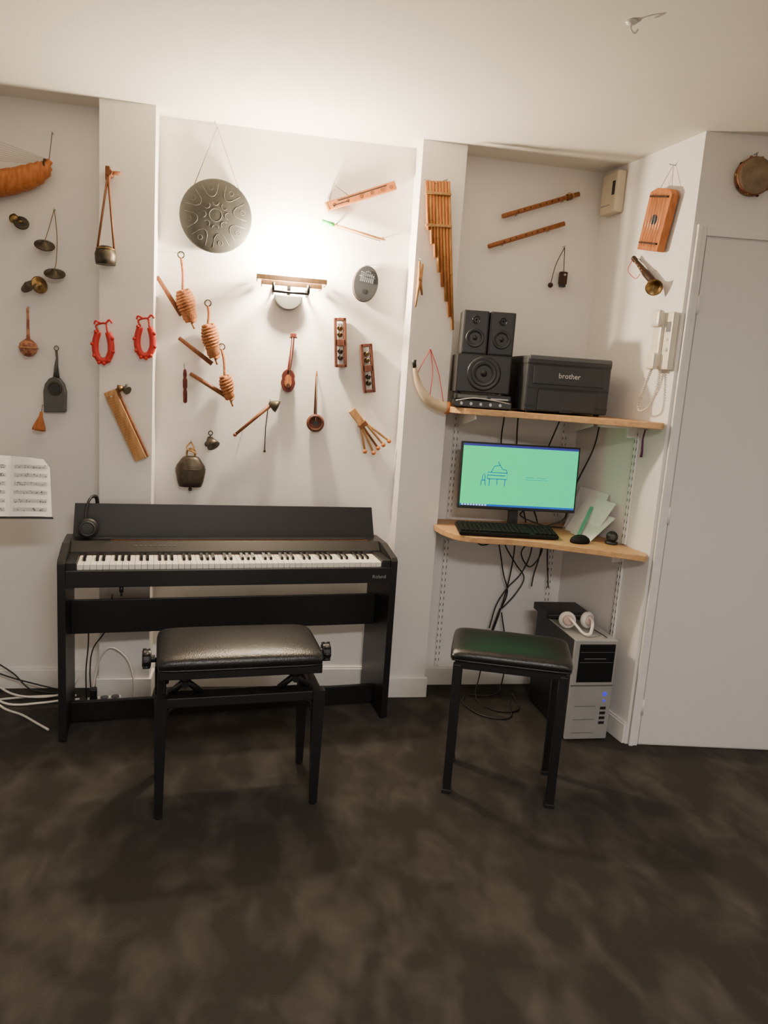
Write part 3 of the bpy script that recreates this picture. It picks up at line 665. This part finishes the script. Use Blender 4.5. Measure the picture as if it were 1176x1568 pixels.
q.b2((-.13,-.099,.042),(.02,-.094,.056),GREYL,.001);q.b2((.04,-.099,.042),(.13,-.094,.048),SILV,.001)
q.tube(cr([(-.14,-.11,.03),(-.05,-.122,.045),(.05,-.12,.04),(.14,-.11,.03)]),.003,SILV,6)
for x in(-.13,.13):
    for y in(-.08,.08):q.cyl((x,y,0),(x,y,.006),.008,BLACKP)
q.done()
# ------------------------------------------------------------------ monitor
SCR=bpy.data.materials.new('screen_green');SCR.use_nodes=True;nt=SCR.node_tree;b=nt.nodes['Principled BSDF']
b.inputs['Base Color'].default_value=(.0,.02,.01,1);b.inputs['Roughness'].default_value=.35;b.inputs['Specular IOR Level'].default_value=.25
tc=nt.nodes.new('ShaderNodeTexCoord');mp=nt.nodes.new('ShaderNodeSeparateXYZ');nt.links.new(tc.outputs['Object'],mp.inputs[0])
mr=nt.nodes.new('ShaderNodeMapRange');mr.inputs[1].default_value=-.3;mr.inputs[2].default_value=.3;nt.links.new(mp.outputs[0],mr.inputs[0])
rp=nt.nodes.new('ShaderNodeValToRGB');rp.color_ramp.elements[0].color=(.0,.88,.26,1);rp.color_ramp.elements[1].color=(.0,.76,.32,1);nt.links.new(mr.outputs[0],rp.inputs[0])
nt.links.new(rp.outputs[0],b.inputs['Emission Color']);b.inputs['Emission Strength'].default_value=1.3
BLUS=mat('screen_blue',(.0,.01,.02),.3,emit=(.01,.14,.65),estr=.9);DBS=mat('screen_dark_blue',(.01,.01,.02),.3,emit=(.04,.03,.35),estr=.9);LBS=mat('screen_line_blue',(0,0,.01),.3,emit=(.0,.12,.55),estr=.8);WS=mat('screen_white',(.5,.5,.5),.3,emit=(.8,.9,.9),estr=.9)
q=B('computer_monitor',TM(1.240,-.205,.857,-4))
q.L=Matrix.Translation((0,0,.245))@Matrix.Rotation(math.radians(-3),4,'X')@Matrix.Diagonal((.972,1,.975,1))
q.b2((-.288,-.012,-.157),(.288,.016,.157),BLACKP,.004);q.b2((-.15,.014,-.09),(.15,.035,.09),BLACKP,.01)
q.b2((-.280,-.0135,-.142),(.280,-.0115,.149),SCR);q.b2((-.280,-.0142,.139),(.280,-.0130,.149),DBS);q.b2((-.280,-.0142,-.142),(.280,-.0130,-.133),BLUS)
for k in range(9):q.b2((-.272+k*.014,-.0146,-.141),(-.264+k*.014,-.014,-.134),WS)
def ln(pts,t=.0017,m=LBS):
    q.tube([(x,-.0137,z) for x,z in pts],t,m,4)
ln([(-.155,-.012),(-.155,.018),(-.06,.018),(-.06,-.012),(-.155,-.012)]);ln([(-.145,-.012),(-.145,-.045)]);ln([(-.07,-.012),(-.07,-.045)]);ln([(-.108,-.012),(-.108,-.04)])
ln([(-.14,.018),(-.125,.048),(-.098,.053),(-.085,.035),(-.066,.032),(-.062,.018)]);ln([(-.155,.005),(-.07,.005)]);ln([(-.098,.053),(-.108,.07)])
ln([(-.185,-.02),(-.165,-.02)]);ln([(-.183,-.02),(-.186,-.045)]);ln([(-.167,-.02),(-.164,-.045)]);ln([(-.178,-.02),(-.180,.0),(-.170,.012),(-.166,.0),(-.168,-.02)])
ln([(.03,.002),(.07,.002)],.0009);ln([(.03,-.008),(.14,-.008)],.0008);ln([(.085,.002),(.13,.002)],.0008)
q.L=Matrix.Identity(4)
q.prism([(.02,.004),(.045,.004),(.05,.20),(.03,.2)],-.022,.022,BLACKP,'x',.003);q.b2((-.12,-.03,.0),(.12,.11,.008),BLACKP,.003);q.done()
q=B('computer_keyboard',TM(1.155,-.335,.8705,-6.5)@Matrix.Rotation(math.radians(6),4,'X'))
q.b2((-.222,-.075,-.002),(.222,.075,.014),KEYB,.004)
for r_ in range(6):
    y=-.058+r_*.0225
    for k in range(21):
        x=-.207+k*.0207
        if r_==0 and 3<k<9:continue
        if k==15:continue
        q.box((x,y,.018),(.0165,.0175,.008),KEYB,.002,seg=1)
q.box((-.083,-.058,.018),(.10,.0175,.008),KEYB,.002)
for x in(-.19,.19):
    q.b2((x-.012,.055,-.019),(x+.012,.060,.0),BLACKP,.001);q.b2((x-.012,-.068,-.005),(x+.012,-.06,.0),BLACKP)
q.done()
q=B('computer_mouse',TM(1.455,-.460,.8575,-25))
q.lathe((0,0,0),(0,0,1),[(.034,0),(.036,.008),(.032,.02),(.02,.031),(.008,.035),(0,.0355)],KEYB,20,sx=1.4)
q.cyl((-.004,-.0,.034),(.004,0,.034),.006,GREYL);q.done()
q=B('desk_webcam',TM(1.600,-.470,.8575,0))
q.lathe((0,0,0),(0,0,1),[(.026,0),(.028,.004),(.027,.01),(.014,.014),(.012,.02)],BLACKP,20);q.sph((0,0,.032),.026,BLACKP,18);q.lathe((-.008,-.018,.035),(-.5,-1,.1),[(.014,-.004),(.014,.006),(.011,.008),(0,.006)],GREYP);q.done()
q=B('leaning_sheet_papers',FR)
def sheet(u0,u1,z0,z1,w0,w1,m,skew=0):
    q.add([(u0,z0,w0),(u1,z0,w0+.004),(u1+skew,z1,w1),(u0+skew,z1,w1),(u0,z0,w0+.001),(u1,z0,w0+.005),(u1+skew,z1,w1+.001),(u0+skew,z1,w1+.001)],[[0,1,2,3],[4,5,6,7],[0,1,5,4],[1,2,6,5],[2,3,7,6],[3,0,4,7]],m)
sheet(.10,.34,.8585,1.06,.075,.006,PAPER,.0);sheet(.16,.39,.8585,1.03,.105,.02,PAPER,.03);sheet(.24,.42,.8585,.97,.125,.035,WPL,.03);sheet(.31,.335,.8585,.99,.134,.045,LGREEN,-.05)
q.done()
q=B('purple_strap',FR);q.nail(.545,1.372,.02);q.tube(cr([(.545,1.370,.012),(.543,1.33,.016),(.545,1.28,.014),(.54,1.255,.012)]),[.003,.006],PURP,6);q.done()
# ------------------------------------------------------------------ computer tower
q=B('computer_tower',Matrix.Translation((1.503,-.405,0))@Matrix.Diagonal((1,1,1.035,1)))
q.b2((-.094,-.215,.012),(.094,.215,.448),BLACKP,.004);q.b2((-.098,-.228,.012),(.098,-.213,.452),SILV,.004);q.b2((-.096,-.215,.446),(.096,.21,.452),SILV,.002)
q.b2((-.075,-.2305,.268),(.090,-.226,.435),BLACKG,.003);q.b2((-.07,-.2315,.40),(.085,-.230,.402),GREYL);q.b2((-.07,-.2315,.355),(.085,-.230,.357),GREYL)
q.b2((-.05,-.2320,.37),(.05,-.230,.374),GREYL);q.b2((-.098,-.2295,.25),(.098,-.226,.256),GREYL)
for k in range(4):q.b2((.052,-.2300,.08+k*.022),(.078,-.2275,.092+k*.022),BLACKP)
q.cyl((.066,-.228,.215),(.066,-.231,.215),.009,BLUEL);q.cyl((.066,-.228,.185),(.066,-.231,.185),.005,BLUEL)
for k in range(3):q.b2((-.07,-.2295,.04+k*.06),(.03,-.2278,.042+k*.06),GREYL)
for x in(-.08,.08):
    for y in(-.19,.19):q.cyl((x,y,0),(x,y,.014),.012,BLACKP)
q.done()
ZT=.452*1.035+.0008
q=B('black_external_drive_box',TM(1.492,-.265,ZT,0));q.b2((-.112,-.10,.004),(.100,.06,.038),BLACKP,.004);q.b2((-.102,-.102,.020),(.09,-.099,.023),GREYL)
for x in(-.08,.08):
    for y in(-.08,.045):q.cyl((x,y,0),(x,y,.006),.01,BLACKP)
q.done()
q=B('white_headphones',TM(1.475,-.48,ZT,0))
for sx in(-1,1):
    q.lathe((sx*.046,0,.040),(sx*.5,-1,0.15),[(0,-.012),(.03,-.012),(.036,-.004),(.038,.008),(.034,.016),(0,.018)],WPL,24);q.lathe((sx*.046+sx*.004,-.02,.043),(sx*.5,-1,.15),[(.024,0),(.020,.004),(0,.005)],PINK,20)
q.tube(cr([(-.05,-.005,.06),(-.045,-.06,.05),(-.02,-.105,.018),(.0,-.115,.012),(.02,-.105,.018),(.045,-.06,.05),(.05,-.005,.06)]),.007,WPL,8,flat=.6)
q.tube(cr([(.05,.0,.012),(.07,-.03,.005),(.08,-.08,.004),(.085,-.13,.003)]),.0022,BLACKP,5);q.done()
# ------------------------------------------------------------------ cables
def cables(name,lst,r,m):
    q=B(name)
    for p in lst:q.tube(cr(p,8),r,m,6)
    return q.done()
cables('hanging_shelf_cables',[
 [(1.18,-.10,1.379),(1.19,-.06,1.25),(1.22,-.05,1.1),(1.25,-.05,.95),(1.30,-.04,.862)],
 [(1.24,-.12,1.379),(1.27,-.05,1.28),(1.29,-.05,1.1),(1.36,-.05,.862)],
 [(1.46,-.10,1.379),(1.42,-.06,1.2),(1.38,-.05,1.0),(1.42,-.05,.862)],
 [(1.59,-.25,1.379),(1.585,-.22,1.25),(1.55,-.16,1.08),(1.53,-.14,.95),(1.50,-.16,.90),(1.42,-.14,.862)],
 [(1.40,-.07,.90),(1.37,-.07,.94),(1.32,-.07,.90),(1.42,-.12,.864),(1.50,-.17,.866)],
 ],.0036,BLACKP)
cables('under_desk_cables',[
 [(1.30,-.08,.829),(1.31,-.06,.7),(1.30,-.05,.55),(1.27,-.05,.40),(1.24,-.06,.3)],
 [(1.24,-.10,.829),(1.26,-.06,.75),(1.33,-.05,.65),(1.38,-.05,.58),(1.34,-.06,.5),(1.28,-.05,.42)],
 [(1.40,-.06,.829),(1.40,-.05,.7),(1.36,-.05,.6),(1.30,-.05,.53),(1.25,-.05,.44),(1.22,-.06,.32)],
 [(1.45,-.06,.829),(1.45,-.05,.7),(1.43,-.05,.6),(1.42,-.06,.54)],
 [(1.48,-.06,.829),(1.49,-.05,.7),(1.50,-.06,.6),(1.50,-.08,.54)],
 [(1.06,-.10,.829),(1.09,-.05,.79),(1.15,-.04,.74),(1.24,-.05,.78),(1.27,-.06,.829)],
 [(1.36,-.20,.829),(1.34,-.08,.72),(1.40,-.06,.64),(1.45,-.07,.72),(1.42,-.1,.829)],
 [(1.20,-.08,.829),(1.24,-.05,.72),(1.27,-.05,.6),(1.30,-.05,.5),(1.26,-.05,.38)],
 ],.0036,BLACKP)
cables('floor_power_cable',[
 [(1.27,-.05,.42),(1.22,-.06,.25),(1.18,-.10,.10),(1.14,-.20,.006),(1.20,-.33,.006),(1.31,-.32,.006),(1.34,-.15,.01)],
 [(1.10,-.14,.005),(1.06,-.25,.005),(1.12,-.38,.005),(1.24,-.40,.005),(1.30,-.22,.005)],
 [(1.28,-.05,.40),(1.32,-.06,.2),(1.30,-.10,.05),(1.24,-.18,.02),(1.12,-.15,.006)],
 ],.0035,BLACKP)
cables('white_floor_cables',[
 [(-1.3,-.10,.20),(-1.1,-.12,.10),(-.98,-.14,.03),(-.85,-.15,.02),(-.76,-.12,.03),(-.72,-.08,.08)],
 [(-1.3,-.15,.12),(-1.1,-.16,.05),(-.98,-.20,.01),(-.85,-.19,.01),(-.78,-.17,.01),(-.70,-.15,.008)],
 [(-1.25,-.14,.18),(-1.08,-.2,.07),(-.99,-.24,.012),(-.90,-.30,.008),(-.82,-.38,.008),(-.76,-.44,.008)],
 [(-1.2,-.2,.01),(-1.05,-.16,.012),(-.92,-.13,.012),(-.80,-.12,.012),(-.72,-.12,.012)],
 ],.005,WCAB)
cables('black_wall_cable',[[(-1.3,-.04,.26),(-1.12,-.05,.17),(-1.0,-.07,.10),(-.92,-.09,.03),(-.80,-.09,.008)],[(-1.3,-.05,.20),(-1.05,-.06,.09),(-.9,-.08,.05),(-.78,-.07,.012)]],.0035,BLACKP)
cables('white_hanging_cable',[[(-.47,-.15,.008),(-.47,-.15,.10),(-.50,-.15,.20),(-.57,-.15,.25),(-.62,-.15,.18),(-.64,-.17,.06),(-.645,-.18,.008)]],.004,WCAB)
cables('piano_power_cable',[
 [(-.66,-.19,.45),(-.655,-.18,.3),(-.67,-.16,.15),(-.67,-.15,.02),(-.665,-.14,.008)],
 [(-.56,-.155,.5),(-.58,-.152,.35),(-.64,-.152,.25),(-.655,-.15,.15),(-.655,-.13,.02)],
 ],.003,BLACKP)
q=B('power_strip',TM(-.585,-.20,0,12));q.b2((-.07,-.022,.0),(.07,.022,.035),WPL,.005)
for k in range(3):q.cyl((-.045+k*.045,0,.034),(-.045+k*.045,0,.04),.017,GREYL)
q.b2((-.06,-.018,.035),(-.03,.018,.085),BLACKP,.005);q.done()
# ------------------------------------------------------------------ lights
def area(name,loc,rot,size,e,col,sy=None):
    l=bpy.data.lights.new(name,'AREA');l.energy=e;l.size=size;l.color=col
    if sy:l.shape='RECTANGLE';l.size_y=sy
    o=bpy.data.objects.new(name,l);o.location=loc;o.rotation_euler=rot;bpy.context.collection.objects.link(o)
CL=mat('ceiling_lamp_diffuser',(.9,.9,.88),.5,emit=(1,.92,.84),estr=4)
q=B('ceiling_lamp');q.b2((-.1,-4.1,H-.05),(.9,-3.7,H-.001),WPL,.005);q.b2((-.08,-4.08,H-.053),(.88,-3.72,H-.049),CL);q.done()
area('ceiling_lamp_light',(.4,-3.9,H-.06),(0,0,0),1.0,84,(1,.935,.875),.4)
l=bpy.data.lights.new('sconce_light','POINT');l.energy=125;l.color=(1,.81,.57);l.shadow_soft_size=.035
o=bpy.data.objects.new('sconce_light',l);o.location=(.163,-.105,1.965);bpy.context.collection.objects.link(o)
w=bpy.data.worlds.new('world');bpy.context.scene.world=w;w.use_nodes=True;w.node_tree.nodes['Background'].inputs[0].default_value=(.5,.5,.5,1);w.node_tree.nodes['Background'].inputs[1].default_value=.1
# ------------------------------------------------------------------ camera
f=1132.0;p=math.radians(10.03);r=math.atan(438/6400.);yw=math.radians(10.8)
Fh=Vector((math.sin(yw),math.cos(yw),0));R0=Vector((math.cos(yw),-math.sin(yw),0))
Fv=math.cos(p)*Fh-math.sin(p)*Vector((0,0,1));U0=math.sin(p)*Fh+math.cos(p)*Vector((0,0,1))
Ri=math.cos(r)*R0+math.sin(r)*U0;Ui=-math.sin(r)*R0+math.cos(r)*U0
M=Matrix((Ri,Ui,-Fv)).transposed().to_4x4();M.translation=(0,-3.44,1.5)
cam=bpy.data.cameras.new('camera');co=bpy.data.objects.new('camera',cam);bpy.context.collection.objects.link(co)
co.matrix_world=M;cam.sensor_fit='VERTICAL';cam.sensor_height=36;cam.lens=36*f/1568
bpy.context.scene.camera=co
